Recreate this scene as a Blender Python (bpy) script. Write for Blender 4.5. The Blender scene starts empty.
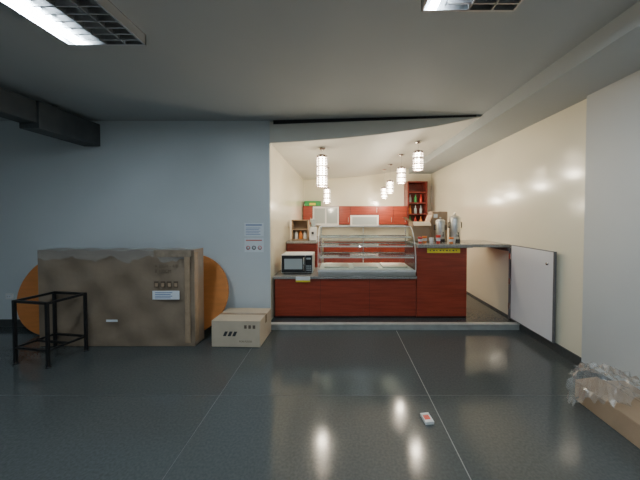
import bpy, bmesh, math, random
from mathutils import Vector, Matrix
random.seed(4)
C = bpy.context.scene.collection

# ---------------- materials ----------------
def mat(name, col, rough=0.6, metal=0.0, noise=0.0, nscale=8.0, bump=0.0, bscale=40.0,
        coat=0.0, stretch=(1,1,1), emis=None, estr=0.0, col2=None, rvar=0.0):
    m = bpy.data.materials.new(name); m.use_nodes = True
    nt = m.node_tree; b = nt.nodes['Principled BSDF']
    b.inputs['Base Color'].default_value = (*col, 1)
    b.inputs['Roughness'].default_value = rough
    b.inputs['Metallic'].default_value = metal
    b.inputs['Coat Weight'].default_value = coat
    b.inputs['Coat Roughness'].default_value = 0.15
    tc = nt.nodes.new('ShaderNodeTexCoord'); mp = nt.nodes.new('ShaderNodeMapping')
    mp.inputs['Scale'].default_value = stretch
    nt.links.new(tc.outputs['Object'], mp.inputs['Vector'])
    if noise > 0 or col2:
        n = nt.nodes.new('ShaderNodeTexNoise'); n.inputs['Scale'].default_value = nscale
        n.inputs['Detail'].default_value = 6
        nt.links.new(mp.outputs[0], n.inputs['Vector'])
        r = nt.nodes.new('ShaderNodeValToRGB')
        c2 = col2 if col2 else tuple(c*(1-noise) for c in col)
        r.color_ramp.elements[0].position = 0.35; r.color_ramp.elements[1].position = 0.65
        r.color_ramp.elements[0].color = (*c2, 1); r.color_ramp.elements[1].color = (*col, 1)
        nt.links.new(n.outputs['Fac'], r.inputs[0]); nt.links.new(r.outputs[0], b.inputs['Base Color'])
    if rvar > 0:
        n3 = nt.nodes.new('ShaderNodeTexNoise'); n3.inputs['Scale'].default_value = 2.2
        n3.inputs['Detail'].default_value = 5
        nt.links.new(mp.outputs[0], n3.inputs['Vector'])
        mr = nt.nodes.new('ShaderNodeMapRange')
        mr.inputs['From Min'].default_value = .3; mr.inputs['From Max'].default_value = .7
        mr.inputs['To Min'].default_value = rough-rvar; mr.inputs['To Max'].default_value = rough+rvar
        nt.links.new(n3.outputs['Fac'], mr.inputs['Value']); nt.links.new(mr.outputs[0], b.inputs['Roughness'])
    if bump > 0:
        n2 = nt.nodes.new('ShaderNodeTexNoise'); n2.inputs['Scale'].default_value = bscale
        n2.inputs['Detail'].default_value = 3
        nt.links.new(mp.outputs[0], n2.inputs['Vector'])
        bp = nt.nodes.new('ShaderNodeBump'); bp.inputs['Strength'].default_value = bump
        bp.inputs['Distance'].default_value = 0.02
        nt.links.new(n2.outputs['Fac'], bp.inputs['Height']); nt.links.new(bp.outputs[0], b.inputs['Normal'])
    if emis:
        b.inputs['Emission Color'].default_value = (*emis, 1); b.inputs['Emission Strength'].default_value = estr
    return m

def glassmat(name, tint=(.95,1,.98), fac=0.14, rough=0.03, haze=0.0):
    m = bpy.data.materials.new(name); m.use_nodes = True
    nt = m.node_tree; nt.nodes.clear()
    o = nt.nodes.new('ShaderNodeOutputMaterial'); mx = nt.nodes.new('ShaderNodeMixShader')
    t = nt.nodes.new('ShaderNodeBsdfTransparent'); g = nt.nodes.new('ShaderNodeBsdfGlossy')
    lw = nt.nodes.new('ShaderNodeLayerWeight'); lw.inputs[0].default_value = .25
    mr = nt.nodes.new('ShaderNodeMapRange'); mr.inputs['To Min'].default_value = fac*.5; mr.inputs['To Max'].default_value = min(1,fac*4)
    t.inputs[0].default_value = (*tint,1); g.inputs['Roughness'].default_value = rough
    src = t.outputs[0]
    if haze > 0:
        d = nt.nodes.new('ShaderNodeBsdfDiffuse'); d.inputs[0].default_value=(.8,.8,.8,1)
        m2 = nt.nodes.new('ShaderNodeMixShader'); m2.inputs[0].default_value = haze
        nt.links.new(t.outputs[0], m2.inputs[1]); nt.links.new(d.outputs[0], m2.inputs[2]); src = m2.outputs[0]
    nt.links.new(lw.outputs['Fresnel'], mr.inputs['Value']); nt.links.new(mr.outputs[0], mx.inputs[0])
    nt.links.new(src, mx.inputs[1]); nt.links.new(g.outputs[0], mx.inputs[2]); nt.links.new(mx.outputs[0], o.inputs[0])
    return m

M = {}
M['wall']   = mat('paint_bluewhite', (.64,.69,.71), .42, noise=.04, nscale=1.5, bump=.05, bscale=60)
M['pier']   = mat('paint_grey', (.52,.54,.54), .5, noise=.04, nscale=1.5)
M['cream']  = mat('paint_cream_gloss', (.81,.76,.60), .2, noise=.04, nscale=1.2, coat=.5, bump=.04, bscale=5)
M['ceil']   = mat('ceiling_paint', (.42,.455,.47), .8, noise=.05, nscale=1.0)
M['barceil']= mat('bar_ceiling_paint', (.74,.73,.67), .6)
M['beamdark']=mat('dark_beam', (.075,.085,.09), .6, noise=.2)
M['gap']    = mat('shadow_gap', (.02,.02,.022), .8)  # near-black colour standing in for the shade in the ceiling gap
M['floor']  = mat('polished_concrete', (.085,.097,.097), .13, noise=.3, nscale=60, bump=.012, bscale=3, rvar=.04, col2=(.064,.073,.074))
M['joint']  = mat('floor_joint', (.26,.27,.26), .5)
M['joint2'] = mat('floor_joint_faint', (.10,.11,.11), .3)
M['base']   = mat('baseboard', (.06,.065,.065), .35, noise=.2, nscale=30)
M['nosing'] = mat('step_nosing', (.62,.61,.56), .4, noise=.1, nscale=10)
M['stepface']=mat('step_face', (.36,.37,.35), .45, noise=.15, nscale=10)
M['wood']   = mat('cherry_veneer', (.35,.052,.024), .35, stretch=(1,1,12), nscale=3, col2=(.25,.033,.015), coat=.2)
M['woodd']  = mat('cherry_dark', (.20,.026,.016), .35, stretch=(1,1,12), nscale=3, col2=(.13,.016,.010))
M['gap2']   = mat('cabinet_gap', (.04,.01,.008), .6)
M['slab']   = mat('granite_worktop', (.36,.35,.33), .25, noise=.4, nscale=90, coat=.3)
M['laminate']=mat('white_laminate', (.70,.71,.75), .35, noise=.03, nscale=3)
M['edge']   = mat('edge_band', (.12,.12,.13), .5)
M['steel']  = mat('stainless', (.66,.65,.62), .35, metal=.9, noise=.1, nscale=4, stretch=(1,1,10))
M['chrome'] = mat('chrome', (.8,.8,.8), .2, metal=1)
M['black']  = mat('black_metal', (.012,.012,.013), .4, noise=.2, nscale=20)
M['plblack']= mat('black_plastic', (.02,.02,.022), .3)
M['white']  = mat('white_plastic', (.75,.75,.74), .4)
M['card']   = mat('cardboard_film', (.27,.205,.145), .38, noise=.14, nscale=5, bump=.35, bscale=7, coat=.4)
M['card2']  = mat('cardboard_light', (.56,.47,.35), .75, noise=.1, nscale=6, bump=.1, bscale=15)
M['card3']  = mat('cardboard_brown', (.40,.28,.18), .75, noise=.12, nscale=6, bump=.1, bscale=15)
M['tape']   = mat('brown_tape', (.40,.29,.19), .2, noise=.15, nscale=15, coat=.6, bump=.3, bscale=20)
M['ctape']  = mat('clear_tape', (.33,.26,.19), .15, noise=.25, nscale=12, coat=.8, bump=.5, bscale=25)
M['orange'] = mat('orange_laminate', (.62,.22,.055), .42, noise=.12, nscale=4, stretch=(1,1,6))
M['paper']  = mat('paper', (.76,.80,.84), .6)
M['ink']    = mat('ink', (.03,.03,.035), .7)
M['inkblue']= mat('ink_blue', (.12,.2,.42), .7)
M['inkred'] = mat('ink_red', (.6,.15,.12), .7)
M['inkbr']  = mat('ink_brown', (.12,.085,.06), .7)
M['yellow'] = mat('yellow_card', (.85,.68,.05), .5)
M['green']  = mat('green_box', (.05,.35,.10), .5)
M['red']    = mat('red_plastic', (.65,.05,.03), .35)
M['orng']   = mat('orange_plastic', (.85,.25,.04), .4)
M['glass']  = glassmat('case_glass')
M['film']   = glassmat('plastic_film', (.95,.95,.93), .14, .2, .16)
M['tube']   = mat('fluorescent_tube', (.9,.95,1), .4, emis=(.76,.90,1.0), estr=125)
M['tubeoff']= mat('tube_off', (.8,.82,.84), .3)
M['louver'] = mat('louver_alu', (.55,.56,.57), .3, metal=.8)
M['troffer']= mat('troffer_housing', (.22,.22,.225), .5)
M['bulb']   = mat('pendant_glow', (1,.95,.85), .4, emis=(1,.86,.66), estr=30)
M['bead']   = mat('crystal_bead', (.9,.88,.85), .1, emis=(1,.85,.7), estr=.8)
M['pend']   = mat('pendant_band', (.20,.13,.12), .35, metal=.5)
M['glasscab']=mat('frosted_glass', (.42,.47,.48), .15)

# ---------------- mesh helpers ----------------
def link(o, parent=None):
    C.objects.link(o)
    if parent: o.parent = parent
    return o
def group(name, loc=(0,0,0), rotz=0):
    e = bpy.data.objects.new(name, None); e.location = loc; e.rotation_euler[2] = rotz
    e.empty_display_size = .1; C.objects.link(e); return e
def frombm(name, bm, m, parent=None, smooth=False, bevel=0.0):
    me = bpy.data.meshes.new(name); bm.normal_update(); bm.to_mesh(me); bm.free()
    me.materials.append(m)
    if smooth:
        for p in me.polygons: p.use_smooth = True
    o = bpy.data.objects.new(name, me); link(o, parent)
    if bevel > 0:
        md = o.modifiers.new('bevel','BEVEL'); md.width = bevel; md.segments = 2; md.limit_method='ANGLE'
    return o
def box(name, x0,x1,y0,y1,z0,z1, m, parent=None, bevel=0.0):
    bm = bmesh.new()
    vs = [bm.verts.new((x,y,z)) for z in (z0,z1) for y in (y0,y1) for x in (x0,x1)]
    for f in [(0,2,3,1),(4,5,7,6),(0,1,5,4),(2,6,7,3),(0,4,6,2),(1,3,7,5)]:
        bm.faces.new([vs[i] for i in f])
    bmesh.ops.recalc_face_normals(bm, faces=bm.faces)
    return frombm(name, bm, m, parent, bevel=bevel)
def bar(name, a, b, w, m, parent=None, seg=4):
    a = Vector(a); b = Vector(b); d = b-a
    bm = bmesh.new()
    bmesh.ops.create_cone(bm, cap_ends=True, segments=seg, radius1=w, radius2=w, depth=d.length)
    q = d.to_track_quat('Z','Y')
    if seg == 4:
        bmesh.ops.rotate(bm, verts=bm.verts, cent=(0,0,0), matrix=Matrix.Rotation(math.pi/4,3,'Z'))
    bmesh.ops.rotate(bm, verts=bm.verts, cent=(0,0,0), matrix=q.to_matrix())
    bmesh.ops.translate(bm, verts=bm.verts, vec=(a+b)/2)
    return frombm(name, bm, m, parent, smooth=(seg>8))
def lathe(name, prof, c, m, parent=None, seg=28):
    bm = bmesh.new(); rings=[]
    for r,z in prof:
        rings.append([bm.verts.new((c[0]+r*math.cos(2*math.pi*i/seg), c[1]+r*math.sin(2*math.pi*i/seg), c[2]+z)) for i in range(seg)])
    for a,b in zip(rings, rings[1:]):
        for i in range(seg):
            bm.faces.new((a[i],a[(i+1)%seg],b[(i+1)%seg],b[i]))
    bm.faces.new(rings[0][::-1]); bm.faces.new(rings[-1])
    o = frombm(name, bm, m, parent, smooth=True)
    md = o.modifiers.new('es','EDGE_SPLIT'); md.split_angle = math.radians(40)
    return o
def quad(name, pts, m, parent=None):
    bm = bmesh.new(); bm.faces.new([bm.verts.new(p) for p in pts]); return frombm(name,bm,m,parent)
def text(name, s, loc, size, m, parent=None, rot=(math.pi/2,0,0)):
    cu = bpy.data.curves.new(name,'FONT'); cu.body = s; cu.size = size; cu.extrude = .0005
    cu.materials.append(m); o = bpy.data.objects.new(name, cu); o.location = loc; o.rotation_euler = rot
    return link(o, parent)

XL, XR, YB = -6.0, 2.42, -3.0
YW, YBK = 3.70, 7.2
CZ = 2.82
# ---------------- room shell ----------------
box('floor', XL, XR+.3, YB, YBK, -.1, 0, M['floor'])
box('ceiling', XL, XR+.3, YB, YBK, CZ, CZ+.12, M['ceil'])
box('wall_front', XL, -.96, YW, YW+.14, 0, CZ, M['wall'])
box('wall_bar_left', -1.09, -.955, YW+.02, YBK, 0, CZ, M['cream'])
box('wall_bar_back', -1.09, XR+.3, YBK, YBK+.12, 0, CZ, M['cream'])
box('wall_right', XR, XR+.3, 2.62, YBK, 0, CZ, M['cream'])
box('wall_right_pier', XR-.05, XR+.3, YB, 2.62, 0, CZ, M['pier'])
box('wall_left', XL-.12, XL, YB, YW+.14, 0, CZ, M['wall'])
box('wall_rear', XL, XR+.3, YB-.12, YB, 0, CZ, M['pier'])
box('beam_right', 1.82, XR, YB, YBK, 2.67, CZ, M['ceil'])
box('baseboard_right', XR-.015, XR, 2.62, YBK, 0, .10, M['base'])
box('baseboard_pier', XR-.065, XR-.05, YB, 2.62, 0, .09, M['base'])
box('baseboard_front', XL, -.96, YW-.015, YW, 0, .10, M['base'])
box('baseboard_left', XL, XL+.015, YB, YW, 0, .10, M['base'])
box('trim_1', .747,.753, YB, 3.56, 0,.0008, M['joint'])
box('trim_2', -1.020,-1.016, YB, 3.56, 0,.0008, M['joint2'])
box('trim_3', XL,XR-.07, 2.248,2.252, 0,.0008, M['joint2'])

# dark ceiling channel on the left
g = group('ceiling_cable_trunking')
box('channel_far', -3.48,-3.26, 2.95,YW, 2.47,CZ-.05, M['beamdark'], g, .005)
box('channel_near', -3.48,-3.28, -1.0,2.95, 2.53,CZ-.06, M['beamdark'], g, .005)
for i in range(6):
    box('hanger_%d'%i, -3.40,-3.36, -.8+i*.8,-.76+i*.8, CZ-.07,CZ, M['beamdark'], g)

# bar dropped ceiling: curved bulkhead
prof = [(-.955,2.515),(-.5,2.53),(0,2.56),(.5,2.60),(.9,2.645),(1.25,2.69),(1.55,2.745),(1.82,2.80)]
def zc(x):
    for (a,za),(b,zb) in zip(prof,prof[1:]):
        if x<=b+1e-6:
            t=(x-a)/(b-a); return za+(zb-za)*t
    return prof[-1][1]
N=40
bm = bmesh.new(); fr=[];tp=[];bk=[]
for i in range(N+1):
    x = -.955+(1.82+.955)*i/N
    yf = 3.69-.19*(i/N)
    z = zc(x)
    fr.append(bm.verts.new((x,yf,z))); tp.append(bm.verts.new((x,yf,2.805))); bk.append(bm.verts.new((x,YBK,z)))
for i in range(N):
    bm.faces.new((fr[i],fr[i+1],tp[i+1],tp[i])); bm.faces.new((fr[i],bk[i],bk[i+1],fr[i+1]))
frombm('ceiling_bar', bm, M['barceil'])
bm = bmesh.new()
pts=[(-.90,3.681,2.765),(1.75,3.499,2.80),(1.75,3.499,CZ),(-.90,3.681,CZ-.005)]
bm.faces.new([bm.verts.new(p) for p in pts])
r=bmesh.ops.extrude_face_region(bm, geom=bm.faces[:]); bmesh.ops.translate(bm, vec=(0,-.01,0), verts=[v for v in r['geom'] if isinstance(v,bmesh.types.BMVert)])
frombm('gap_shade_strip', bm, M['gap'])  # solid dark strip along the fascia top, painted as the gap's shade

# raised platform
box('floor_bar_platform', -.955, XR-.015, 3.60, YBK, 0, .075, M['floor'])
g = group('platform_step_edge')
box('riser', -.95, XR-.02, 3.58,3.60, 0,.07, M['stepface'], g)
box('nosing', -.95, XR-.02, 3.57,3.64, .07,.083, M['nosing'], g)

# ---------------- bar counter ----------------
g = group('display_counter')
box('low_front_panel', -.93,1.085, 3.83,3.85, .083,.64, M['wood'], g)
box('low_top', -.945,1.085, 3.78,4.48, .64,.675, M['slab'], g,.004)
box('back_panel', -.93,1.085, 4.43,4.45, .083,.64, M['wood'], g)
box('kickboard', -.93,1.085, 3.815,3.83, .083,.10, M['gap2'], g)
for i,x in enumerate((-.28,.42)):
    box('seam_%d'%i, x,x+.003, 3.826,3.832,.10,.64, M['gap2'], g)
g = group('service_counter')
box('high_front_panel', 1.09,1.80, 3.82,3.85, .083,1.08, M['wood'], g)
box('end_panel', 1.78,1.80, 3.85,4.45, .083,1.08, M['wood'], g)
box('step_panel', 1.09,1.107, 3.85,4.45, .083,1.08, M['wood'], g)
box('back_panel_high', 1.107,1.78, 4.43,4.45, .083,1.08, M['wood'], g)
box('high_top', 1.088,1.86, 3.76,4.52, 1.08,1.13, M['slab'], g,.006)
box('kickboard', 1.09,1.80, 3.808,3.82, .083,.10, M['gap2'], g)
g = group('counter_flap')
box('flap_top', 1.865,XR-.02, 3.78,4.50, 1.085,1.13, M['slab'], g,.006)
box('support_rail', XR-.05,XR-.02, 3.8,4.45, 1.03,1.085, M['edge'], g)
# half door leaf open against the wall
g = group('counter_gate')
box('leaf', 2.355,2.385, 2.97,3.70, .12,1.12, M['laminate'], g,.003)
box('edge_near', 2.354,2.386, 2.962,2.970, .12,1.12, M['edge'], g)
box('edge_top', 2.354,2.386, 2.962,3.70, 1.12,1.128, M['edge'], g)
box('edge_bottom', 2.354,2.386, 2.962,3.70, .112,.12, M['edge'], g)
box('edge_far', 2.354,2.386, 3.70,3.708, .112,1.128, M['edge'], g)
for i,z in enumerate((.28,.62,.97)):
    box('hinge_%d'%i, 2.345,2.394, 3.705,3.735, z-.04,z+.04, M['chrome'], g)
box('hinge_post', 2.36,2.398, 3.735,3.765, .09,1.08, M['edge'], g)
bar('lock_ring', (2.342,3.05,.98),(2.356,3.05,.98), .018, M['chrome'], g, 20)

# yellow notice
g = group('notice_strip')
box('card', 1.235,1.70, 3.810,3.819, 1.005,1.07, M['yellow'], g)
for i in range(9):
    box('ink_%d'%i, 1.27+i*.046,1.285+i*.046+.01*(i%2), 3.8085,3.810, 1.03,1.047, M['ink'], g)

# ---------------- glass display case ----------------
g = group('pastry_display_case')
X0,X1 = -.31,1.07
box('base', X0,X1, 3.80,4.44, .677,.755, M['steel'], g,.006)
box('base_trim', X0-.004,X1+.004, 3.793,3.80, .735,.765, M['white'], g)
side = [(3.80,.76),(3.80,.86),(3.815,.98),(3.85,1.10),(3.91,1.22),(4.0,1.32),(4.09,1.365),(4.42,1.365)]
for a,b,i in zip(side,side[1:],range(9)):
    quad('front_glass_%d'%i, [(X0,*a),(X1,*a),(X1,*b),(X0,*b)], M['glass'], g)
for k,x in (('left',X0),('right',X1)):
    quad('end_glass_'+k, [(x,*p) for p in side]+[(x,4.42,.76)], M['glass'], g)
    for a,b,i in zip(side,side[1:],range(9)):
        bar('rim_%s_%d'%(k,i), (x,*a),(x,*b), .007, M['white'], g)
    bar('post_back_'+k, (x,4.42,.75),(x,4.42,1.37), .012, M['chrome'], g)
xm=(X0+X1)/2
bar('post_mid', (xm,4.42,.75),(xm,4.42,1.37), .008, M['chrome'], g)
bar('top_rail_front', (X0,4.09,1.367),(X1,4.09,1.367), .010, M['white'], g)
bar('top_rail_back', (X0,4.42,1.367),(X1,4.42,1.367), .012, M['white'], g)
bar('mid_rail', (X0,3.812,.97),(X1,3.812,.97), .006, M['chrome'], g)
for i,(z,yf) in enumerate(((.93,3.86),(1.08,3.92),(1.21,4.0))):
    box('shelf_%d'%i, X0+.02,X1-.02, yf,4.38, z,z+.006, M['glass'], g)
    box('shelf_edge_%d'%i, X0+.015,X1-.015, yf-.012,yf, z-.006,z+.014, M['white'], g)
    box('shelf_edge_back_%d'%i, X0+.015,X1-.015, 4.38,4.392, z-.006,z+.012, M['chrome'], g)
    for k,x in enumerate((X0+.01,xm,X1-.02)):
        box('bracket_%d_%d'%(i,k), x,x+.01, yf,4.41, z-.016,z-.002, M['chrome'], g)
box('deck', X0+.02,X1-.02, 3.83,4.40, .755,.765, M['white'], g)
for i in range(3):
    box('tray_%d'%i, X0+.08+i*.43,X0+.44+i*.43, 3.95,4.3, .765,.785, M['steel'], g,.004)

# ---------------- microwave ----------------
g = group('microwave_oven')
x0,x1,y0,y1,z0,z1=-.86,-.40,3.93,4.27,.692,.965
box('body', x0,x1,y0,y1,z0,z1, M['white'], g,.008)
box('door', x0+.01,x1-.11,y0-.016,y0,z0+.012,z1-.012, M['plblack'], g,.004)
box('window', x0+.05,x1-.15,y0-.019,y0-.015,z0+.06,z1-.06, M['glasscab'], g)
box('control_panel', x1-.105,x1-.008,y0-.014,y0,z0+.012,z1-.012, M['plblack'], g,.003)
for i in range(3):
    for j in range(3):
        box('key_%d%d'%(i,j), x1-.09+i*.026,x1-.07+i*.026,y0-.017,y0-.014,z0+.04+j*.03,z0+.055+j*.03, M['glasscab'], g)
box('display', x1-.09,x1-.025,y0-.017,y0-.014,z1-.07,z1-.045, M['glasscab'], g)
bar('handle', (x1-.125,y0-.035,z0+.04),(x1-.125,y0-.035,z1-.04), .008, M['chrome'], g,12)
for i,(a,b) in enumerate(((x0+.04,y0+.04),(x1-.04,y0+.04),(x0+.04,y1-.04),(x1-.04,y1-.04))):
    lathe('foot_%d'%i, [(.012,0),(.012,.016)], (a,b,.676), M['plblack'], g,12)
g = group('counter_price_card')
box('card', -.62,-.42, 3.765,3.775,.60,.675, M['paper'], g); box('yellow_band', -.62,-.42,3.763,3.765,.60,.625,M['yellow'],g)

# ---------------- side cabinet against the left bar wall ----------------
g = group('side_cabinet')
box('carcass', -.945,-.42, 4.75,6.1, .077,1.05, M['woodd'], g)
box('top', -.95,-.40, 4.73,6.12, 1.05,1.09, M['slab'], g,.004)
for i in range(3):
    box('door_%d'%i, -.42,-.405, 4.77+i*.445,5.19+i*.445,.14,1.03, M['wood'], g,.003)
g = group('wooden_crate')
box('back', -.88,-.58,5.13,5.145,1.092,1.46, M['card3'], g); box('left', -.88,-.865,4.9,5.13,1.092,1.46, M['card3'], g)
box('right', -.595,-.58,4.9,5.13,1.092,1.46, M['card3'], g); box('bottom', -.88,-.58,4.9,5.13,1.092,1.11, M['card3'], g)
box('shelf', -.865,-.595,4.9,5.13,1.28,1.295, M['card3'], g); box('top', -.88,-.58,4.9,5.14,1.45,1.465, M['card3'], g)
for i in range(3):
    lathe('jar_%d'%i,[(.03,0),(.033,.01),(.033,.1),(.02,.12),(.02,.14)],(-.81+i*.08,5.0,1.11),M['orng' if i==1 else 'white'],g,14)
g = group('coffee_grinder')
box('body', -.55,-.43,4.85,5.05,1.092,1.33, M['white'], g,.012)
lathe('hopper', [(.035,0),(.055,.12),(.058,.14),(.03,.155)], (-.49,4.95,1.33), M['glasscab'], g)
box('spout', -.51,-.47,4.81,4.86,1.21,1.25, M['plblack'], g)

# ---------------- back wall cabinets ----------------
g = group('base_cabinet_run')
box('carcass', -.40,2.36, 6.62,7.18, .077,.92, M['wood'], g)
box('worktop', -.42,2.38, 6.58,7.19, .92,.96, M['slab'], g,.004)
for i in range(6):
    box('door_%d'%i, -.38+i*.46,.06+i*.46, 6.60,6.62,.16,.90, M['wood'], g,.003)
    bar('handle_%d'%i, (-.0+i*.46,6.585,.74),(-.0+i*.46,6.585,.86), .006, M['chrome'], g,8)
g = group('wall_cabinet_run')
def wc(i,x0,x1,m,z0=1.33,z1=1.80):
    box('carcass_%d'%i, x0,x1,6.86,7.19,z0,z1, M['woodd'], g)
    if m=='glass':
        box('door_%d'%i, x0+.01,x1-.01,6.845,6.86,z0+.01,z1-.01, M['white'], g,.003)
        mid=(x0+x1)/2
        box('pane_a_%d'%i, x0+.05,mid-.02,6.841,6.846,z0+.06,z1-.06, M['glasscab'], g)
        box('pane_b_%d'%i, mid+.02,x1-.05,6.841,6.846,z0+.06,z1-.06, M['glasscab'], g)
    else:
        box('door_%d'%i, x0+.006,x1-.006,6.842,6.86,z0+.006,z1-.006, M['wood'], g,.003)
        bar('handle_%d'%i, (x1-.05,6.83,z0+.06),(x1-.05,6.83,z0+.18), .006, M['chrome'], g,8)
wc(0,-.94,-.70,'w'); wc(1,-.70,-.02,'glass',1.30,1.80); wc(2,-.02,.26,'w')
wc(3,.26,.98,'w',1.58,1.80); wc(4,.98,1.35,'w'); wc(5,1.35,1.70,'w')
box('hood_frame', .26,.98,6.84,6.86,1.27,1.57, M['white'], g,.004)
box('hood_glass', .31,.93,6.834,6.841,1.33,1.52, M['glasscab'], g)
box('hood_carcass', .26,.98,6.86,7.19,1.27,1.58, M['woodd'], g)
g = group('tall_open_shelf')
box('side_l', 1.70,1.73,6.80,7.19,1.30,2.42, M['woodd'], g); box('side_r', 2.17,2.20,6.80,7.19,1.30,2.42, M['woodd'], g)
box('back', 1.73,2.17,7.17,7.19,1.30,2.42, M['woodd'], g)
for i,z in enumerate((1.30,1.58,1.86,2.13,2.39)):
    box('shelf_%d'%i, 1.73,2.17,6.80,7.17,z,z+.03, M['woodd'], g)
for i in range(9):
    z=(1.33,1.61,1.89)[i%3]; x=1.80+(i//3)*.14
    lathe('bottle_%d'%i, [(.03,0),(.034,.02),(.034,.12),(.013,.16),(.013,.21)], (x,6.95,z), M[('green','orng','glasscab','red','glasscab')[i%5]], g,12)
g = group('green_storage_box')
box('body', -.90,-.50,6.88,7.15,1.802,1.90, M['green'], g,.01); box('lid', -.91,-.49,6.87,7.16,1.90,1.93, M['green'], g,.006)
box('label', -.78,-.62,6.876,6.88,1.82,1.88, M['yellow'], g)

# ---------------- objects on the high counter ----------------
def urn(x,y,r,h):
    g = group('coffee_urn')
    z=1.131
    lathe('base',[(r*1.02,0),(r*1.02,.04),(r*.95,.05)],(x,y,z),M['plblack'],g)
    lathe('body',[(r*.95,.05),(r,.07),(r,h*.80),(r*.97,h*.82)],(x,y,z),M['steel'],g)
    lathe('lid',[(r*1.03,h*.82),(r*1.03,h*.85),(r*.6,h*.92),(r*.15,h*.93),(r*.15,h*.96),(r*.25,h*.98),(r*.2,h)],(x,y,z),M['steel'],g)
    bar('spigot',(x,y-r*.9,z+.12),(x,y-r-.05,z+.12),.01,M['chrome'],g,10)
    bar('tap',(x,y-r-.045,z+.09),(x,y-r-.045,z+.16),.008,M['plblack'],g,10)
    for s in(-1,1):
        bar('handle_%d'%s,(x+s*(r+.02),y,z+h*.5),(x+s*(r+.02),y,z+h*.68),.008,M['plblack'],g,10)
        bar('hs1_%d'%s,(x+s*(r-.005),y,z+h*.5),(x+s*(r+.024),y,z+h*.5),.006,M['plblack'],g,8)
        bar('hs2_%d'%s,(x+s*(r-.005),y,z+h*.68),(x+s*(r+.024),y,z+h*.68),.006,M['plblack'],g,8)
urn(1.745,4.10,.08,.44)
urn(1.53,4.12,.07,.38)
g = group('open_carton')
cx0,cx1,cy0,cy1,z0,z1=1.13,1.40,4.20,4.46,1.132,1.44
box('front',cx0,cx1,cy0,cy0+.006,z0,z1,M['card3'],g); box('back',cx0,cx1,cy1-.006,cy1,z0,z1,M['card3'],g)
box('left',cx0,cx0+.006,cy0,cy1,z0,z1,M['card3'],g); box('right',cx1-.006,cx1,cy0,cy1,z0,z1,M['card3'],g)
box('bottom',cx0,cx1,cy0,cy1,z0,z0+.006,M['card3'],g)
quad('flap_front',[(cx0,cy0,z1),(cx1,cy0,z1),(cx1,cy0-.07,z1-.06),(cx0,cy0-.07,z1-.06)],M['card2'],g)
quad('flap_left',[(cx0,cy0,z1),(cx0,cy1,z1),(cx0-.10,cy1,z1+.07),(cx0-.10,cy0,z1+.07)],M['card3'],g)
quad('flap_right',[(cx1,cy0,z1),(cx1,cy1,z1),(cx1+.04,cy1,z1+.11),(cx1+.04,cy0,z1+.11)],M['card3'],g)
g = group('closed_carton')
box('carton_body',1.46,1.70,4.27,4.47,1.132,1.60,M['card3'],g,.004)
box('top_tape',1.56,1.60,4.268,4.472,1.60,1.602,M['tape'],g); box('tape_drop',1.56,1.60,4.267,4.27,1.50,1.60,M['tape'],g)
box('label',1.48,1.54,4.267,4.27,1.50,1.56,M['paper'],g)
for (x,y,m,h) in ((1.17,3.93,'red',.09),(1.25,3.98,'orng',.10),(1.33,3.92,'white',.08),(1.42,3.90,'red',.12),(1.60,3.88,'orng',.09),(1.66,3.95,'white',.09)):
    g = group('paper_cup')
    lathe('cup',[(.025,0),(.034,h-.006),(.037,h-.004),(.036,h),(.03,h)],(x,y,1.131),M[m],g,18)
    lathe('sleeve',[(.0295,h*.3),(.033,h*.7)],(x,y,1.131),M['white'],g,18)

# ---------------- pendant lamps ----------------
def pendant(x,y,zb,h,r):
    g = group('pendant_lamp')
    zt = zc(x)
    c=(x,y,zb)
    lathe('canopy',[(.03,zt-zb-.03),(.055,zt-zb-.012),(.055,zt-zb-.001)],c,M['chrome'],g,20)
    bar('cord',(x,y,zb+h),(x,y,zt-.02),.003,M['chrome'],g,8)
    lathe('diffuser',[(r*.4,.0),(r*.5,.02),(r*.5,h-.03),(r*.4,h-.015)],c,M['bulb'],g,20)
    lathe('cap',[(r*.95,h-.02),(r*.95,h-.004),(r*.2,h+.02)],c,M['pend'],g,20)
    k=4
    for i in range(k):
        z=zb+ (h-.035)*i/(k-1)
        bm=bmesh.new()
        seg=24
        R0,R1=r*.86,r*1.02
        rr=[[bm.verts.new((x+R*math.cos(2*math.pi*j/seg),y+R*math.sin(2*math.pi*j/seg),zz)) for j in range(seg)] for R,zz in((R0,z),(R1,z),(R1,z+.018),(R0,z+.018))]
        for q in range(4):
            a,b=rr[q],rr[(q+1)%4]
            for j in range(seg): bm.faces.new((a[j],a[(j+1)%seg],b[(j+1)%seg],b[j]))
        frombm('ring_%d'%i,bm,M['pend'],g,True)
    bm=bmesh.new()
    for j in range(9):
        a=2*math.pi*j/9
        nb=int(h/.034)
        for q in range(nb):
            bmesh.ops.create_icosphere(bm,subdivisions=1,radius=r*.2,matrix=Matrix.Translation((x+r*.92*math.cos(a),y+r*.92*math.sin(a),zb+.015+q*(h-.04)/(nb-1))))
    frombm('bead_strings',bm,M['bead'],g,True)
    L = bpy.data.lights.new('pendant_bulb','POINT'); L.energy = 19; L.color=(1,.88,.69); L.shadow_soft_size=.045
    lo = bpy.data.objects.new('bulb',L); lo.location=(x,y,zb-.06); link(lo,g)
pendant(-.27,4.05,1.97,.46,.08)
pendant(-.27,5.6,1.80,.32,.07)
pendant(1.21,4.2,2.24,.29,.08)
pendant(1.13,5.0,2.14,.29,.08)
pendant(1.09,5.9,2.04,.27,.08)
pendant(1.06,6.5,1.97,.26,.08)

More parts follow.
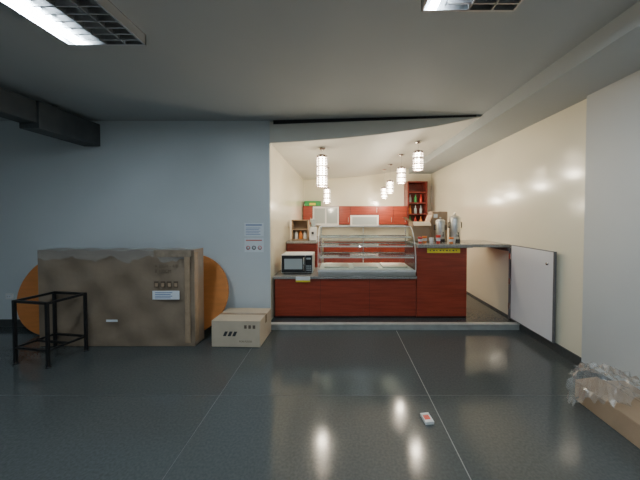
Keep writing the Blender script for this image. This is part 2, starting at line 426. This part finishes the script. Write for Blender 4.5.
# ---------------- ceiling troffers ----------------
def troffer(x0,y0,w=.56,l=1.2):
    g = group('fluorescent_troffer')
    z0=CZ-.075; x1=x0+w; y1=y0+l
    box('back_plate',x0,x1,y0,y1,CZ-.008,CZ,M['troffer'],g)
    box('side_l',x0,x0+.012,y0,y1,z0,CZ-.008,M['louver'],g); box('side_r',x1-.012,x1,y0,y1,z0,CZ-.008,M['louver'],g)
    box('end_a',x0,x1,y0,y0+.012,z0,CZ-.008,M['louver'],g); box('end_b',x0,x1,y1-.012,y1,z0,CZ-.008,M['louver'],g)
    cw=w/4
    for i in range(1,4):
        box('rib_%d'%i,x0+cw*i-.004,x0+cw*i+.004,y0+.012,y1-.012,z0+(.03 if i==1 else 0),CZ-.02,M['louver'],g)
    n=20
    for i in range(1,n):
        y=y0+l*i/n
        box('blade_%d'%i,x0+cw,x1-.012,y-.004,y+.004,z0,CZ-.03,M['louver'],g)
    bar('tube_lit',(x0+cw*.5,y0+.02,z0+.025),(x0+cw*.5,y1-.02,z0+.025),.024,M['tube'],g,16)
    for i in (1,2,3):
        bar('tube_off_%d'%i,(x0+cw*(i+.5),y0+.02,z0+.05),(x0+cw*(i+.5),y1-.02,z0+.05),.013,M['tubeoff'],g,12)
troffer(-1.96,.78)
troffer(.49,.46)
troffer(-1.96,-1.9)
troffer(.49,-1.9)

# ---------------- big carton ----------------
g = group('large_wrapped_carton')
bx0,bx1,by0,by1,bh=-3.50,-1.69,3.115,3.33,1.12
bm=bmesh.new()
nx,nz=36,22
def pt(i,k,y):
    x=bx0+(bx1-bx0)*i/nx; z=.004+bh*k/nz
    d=.010*math.sin(i*.7+k*.5)+.008*math.sin(i*.31-k*.8)
    if i in(0,nx) or k in(0,nz): d=0
    zz = z+(.008*math.sin(i*.9) if k==nz else 0)
    return (x,y+(d if y<3.2 else -d*.5),zz)
F=[[bm.verts.new(pt(i,k,by0)) for k in range(nz+1)] for i in range(nx+1)]
B=[[bm.verts.new(pt(i,k,by1)) for k in range(nz+1)] for i in range(nx+1)]
for i in range(nx):
    for k in range(nz):
        bm.faces.new((F[i][k],F[i+1][k],F[i+1][k+1],F[i][k+1])); bm.faces.new((B[i][k],B[i][k+1],B[i+1][k+1],B[i+1][k]))
    bm.faces.new((F[i][nz],F[i+1][nz],B[i+1][nz],B[i][nz])); bm.faces.new((F[i][0],B[i][0],B[i+1][0],F[i+1][0]))
for k in range(nz):
    bm.faces.new((F[0][k],F[0][k+1],B[0][k+1],B[0][k])); bm.faces.new((F[nx][k],B[nx][k],B[nx][k+1],F[nx][k+1]))
frombm('carton_body',bm,M['card'],g,True).modifiers.new('es','EDGE_SPLIT')
yf=by0-.022
bm=bmesh.new(); n=40; top=[];low=[];bk=[]
for i in range(n+1):
    x=bx0+.02+(bx1-bx0-.04)*i/n
    top.append(bm.verts.new((x,by0-.012,bh+.014))); low.append(bm.verts.new((x,yf+.002,bh-.07-.05*random.random()-.03*math.sin(i*.6))))
    bk.append(bm.verts.new((x,by1-.05,bh+.018)))
for i in range(n):
    bm.faces.new((low[i],low[i+1],top[i+1],top[i])); bm.faces.new((top[i],top[i+1],bk[i+1],bk[i]))
frombm('stretch_film',bm,M['film'],g,True)
box('edge_tape',bx1-.10,bx1-.04,yf,yf+.006,.05,bh-.06,M['tape'],g)
box('edge_tape_side',bx1-.002,bx1+.004,by0+.01,by0+.08,.05,bh-.02,M['tape'],g)
box('top_corner_tape',bx1-.45,bx1-.02,yf-.001,yf+.004,bh-.07,bh+.01,M['ctape'],g)
box('label',-2.16,-1.85,yf-.004,yf,.56,.66,M['paper'],g)
for i in range(4):
    box('label_line_%d'%i,-2.13,-1.95+.02*(i%2),yf-.005,yf-.004,.575+i*.02,.583+i*.02,M['inkblue'],g)
text('print_a','A 20SH - 4/8', (-2.13,yf-.002,.93), .05, M['inkbr'], g)
text('print_b','B 100CM', (-2.13,yf-.002,.87), .05, M['inkbr'], g)
for i in range(4):
    box('symbol_%d'%i,-2.14+i*.075,-2.09+i*.075,yf-.002,yf,.70,.77,M['inkbr'],g)
    box('symbol_in_%d'%i,-2.132+i*.075,-2.098+i*.075,yf-.003,yf-.002,.708,.75,M['card3'],g)
box('tag',-2.70,-2.57,yf-.003,yf,.30,.325,M['paper'],g)

# ---------------- round table tops leaning on the wall ----------------
def disc(x):
    g = group('round_table_top')
    R=.52
    g.location=(x,3.40,0.0); g.rotation_euler=(math.radians(-14),0,0)
    bm=bmesh.new(); seg=72
    pr=[(0,0),(R-.006,0),(R,.006),(R,.022),(R-.006,.028),(0,.028)]
    rings=[]
    for r,t in pr:
        if r==0: rings.append([bm.verts.new((0,t,R))]*seg)
        else: rings.append([bm.verts.new((r*math.cos(2*math.pi*j/seg),t,R+r*math.sin(2*math.pi*j/seg))) for j in range(seg)])
    for a,b in zip(rings,rings[1:]):
        for j in range(seg):
            f=[a[j],a[(j+1)%seg],b[(j+1)%seg],b[j]]; u=[]
            for v in f:
                if v not in u:u.append(v)
            bm.faces.new(u)
    bmesh.ops.recalc_face_normals(bm,faces=bm.faces)
    frombm('top',bm,M['orange'],g)
    bar('mount_plate',(0,.028,R),(0,.04,R),.14,M['black'],g,24)
disc(-1.99); disc(-3.72)

# ---------------- black metal stool frame ----------------
g = group('metal_stool_frame')
P=[(-3.33,2.74),(-2.92,2.67),(-2.86,3.01),(-3.27,3.07)]
H=.66
for i,(x,y) in enumerate(P):
    bar('leg_%d'%i,(x,y,0),(x,y,H),.017,M['black'],g)
    x2,y2=P[(i+1)%4]
    bar('top_rail_%d'%i,(x,y,H-.012),(x2,y2,H-.012),.017,M['black'],g)
    bar('low_rail_%d'%i,(x,y,.17),(x2,y2,.17),.014,M['black'],g)
    bar('foot_%d'%i,(x,y,0),(x,y,.012),.024,M['plblack'],g,12)
bar('cross_rail',((P[0][0]+P[3][0])/2,(P[0][1]+P[3][1])/2,.17),((P[1][0]+P[2][0])/2,(P[1][1]+P[2][1])/2,.17),.014,M['black'],g)
# ---------------- small white carton ----------------
g = group('small_carton', (-1.20,3.32,0), math.radians(-2))
hw,hd,h=.285,.225,.31
box('carton_body',-hw,hw,-hd,hd,.002,h,M['card2'],g,.006)
box('flap_seam',-hw+.005,hw-.005,-.002,.002,h,h+.002,M['inkbr'],g)
box('top_tape',-hw+.003,hw-.003,-.03,.03,h+.001,h+.003,M['tape'],g)
box('tape_drop',-hw-.002,-hw,-.03,.03,h-.1,h,M['ctape'],g); box('tape_drop_r',hw,hw+.002,-.03,.03,h-.1,h,M['tape'],g)
for i in range(3):
    x=-.15+i*.055
    bm=bmesh.new()
    a=[bm.verts.new(p) for p in((x,-hd-.001,.13),(x+.035,-hd-.001,.13),(x+.06,-hd-.001,.185),(x+.025,-hd-.001,.185))]
    bm.faces.new(a); frombm('logo_%d'%i,bm,M['ink'],g)
for i in range(3): box('symbol_%d'%i,.10+i*.05,.13+i*.05,-hd-.001,-hd,.22,.26,M['inkbr'],g)
text('print','FOR FOOD',(.04,-hd-.001,.06),.03,M['inkbr'],g)

# ---------------- wall notices ----------------
for n,(z0,z1,m1) in enumerate(((1.25,1.43,'inkblue'),(1.03,1.22,'inkred'))):
    g = group('wall_notice')
    box('sheet',-1.31,-1.05,YW-.004,YW,z0,z1,M['paper'],g)
    box('header',-1.29,-1.07,YW-.0055,YW-.004,z1-.035,z1-.02,M[m1],g)
    if n==0:
        for i in range(5): box('line_%d'%i,-1.29,-1.09-.02*(i%2),YW-.0055,YW-.004,z0+.02+i*.022,z0+.026+i*.022,M['inkblue'],g)
    else:
        for i in range(3):
            bar('icon_%d'%i,(-1.26+i*.08,YW-.006,z0+.06),(-1.26+i*.08,YW-.004,z0+.06),.028,M['inkred' if i!=1 else 'ink'],g,20)
            bar('icon_in_%d'%i,(-1.26+i*.08,YW-.0075,z0+.06),(-1.26+i*.08,YW-.006,z0+.06),.018,M['paper'],g,20)
g = group('wall_socket')
box('plate',-4.60,-4.50,YW-.012,YW,.38,.46,M['white'],g,.003); box('insert',-4.58,-4.52,YW-.016,YW-.012,.395,.445,M['paper'],g,.002)
for s in(0,1): bar('pin_%d'%s,(-4.565+s*.03,YW-.018,.42),(-4.565+s*.03,YW-.0155,.42),.004,M['ink'],g,10)

# ---------------- brown box + plastic at right ----------------
g = group('flat_carton')
box('carton_body',1.94,2.345,1.35,2.20,.002,.16,M['card3'],g,.006)
quad('flap',[(1.94,1.35,.165),(1.94,2.20,.165),(2.12,2.20,.19),(2.12,1.35,.21)],M['card3'],g)
box('tape',2.14,2.19,1.345,2.205,.161,.163,M['tape'],g)
g = group('plastic_wrap')
bm=bmesh.new(); n=22
G=[]
for i in range(n+1):
    row=[]
    for j in range(n+1):
        u,v=i/n-.5,j/n-.5
        x=2.06+u*.50; y=2.04+v*.46
        rr=math.sqrt(u*u+v*v)*2
        z=.225+.10*max(0,1-rr*rr)+random.uniform(-.022,.022)+.02*math.sin(u*23+v*9)
        if x<1.94: z=max(.012+random.random()*.02, z-(1.94-x)*1.5)
        else: z=max(z,.205)
        row.append(bm.verts.new((x+random.uniform(-.01,.01),y+random.uniform(-.01,.01),z)))
    G.append(row)
for i in range(n):
    for j in range(n):
        u,v=i/n-.5,j/n-.5
        if u*u+v*v<.24+.03*math.sin(math.atan2(v,u)*5): bm.faces.new((G[i][j],G[i+1][j],G[i+1][j+1],G[i][j+1]))
for v in [v for v in bm.verts if not v.link_faces]: bm.verts.remove(v)
frombm('film',bm,M['film'],g)

# ---------------- cigarette-pack like box on the floor ----------------
g = group('cigarette_pack',(.645,1.97,0),math.radians(8))
box('body',-.033,.033,-.048,.048,.001,.022,M['white'],g,.002)
box('band',-.024,.020,-.022,.022,.0215,.0228,M['red'],g)
box('lid_line',-.0335,.0335,.026,.028,.001,.0226,M['inkbr'],g)

# ---------------- world + camera ----------------
w = bpy.data.worlds.new('world'); bpy.context.scene.world = w; w.use_nodes=True
w.node_tree.nodes['Background'].inputs[0].default_value=(.5,.6,.7,1); w.node_tree.nodes['Background'].inputs[1].default_value=.05
cd = bpy.data.cameras.new('camera'); cam = bpy.data.objects.new('camera',cd); C.objects.link(cam)
cam.location=(0,0,1.5); cam.rotation_euler=(math.radians(90-1.3),0,0)
cd.sensor_width=36; cd.lens=270/640*36; cd.shift_x=-20/640; cd.shift_y=-16/640; cd.clip_start=.02
bpy.context.scene.camera=cam
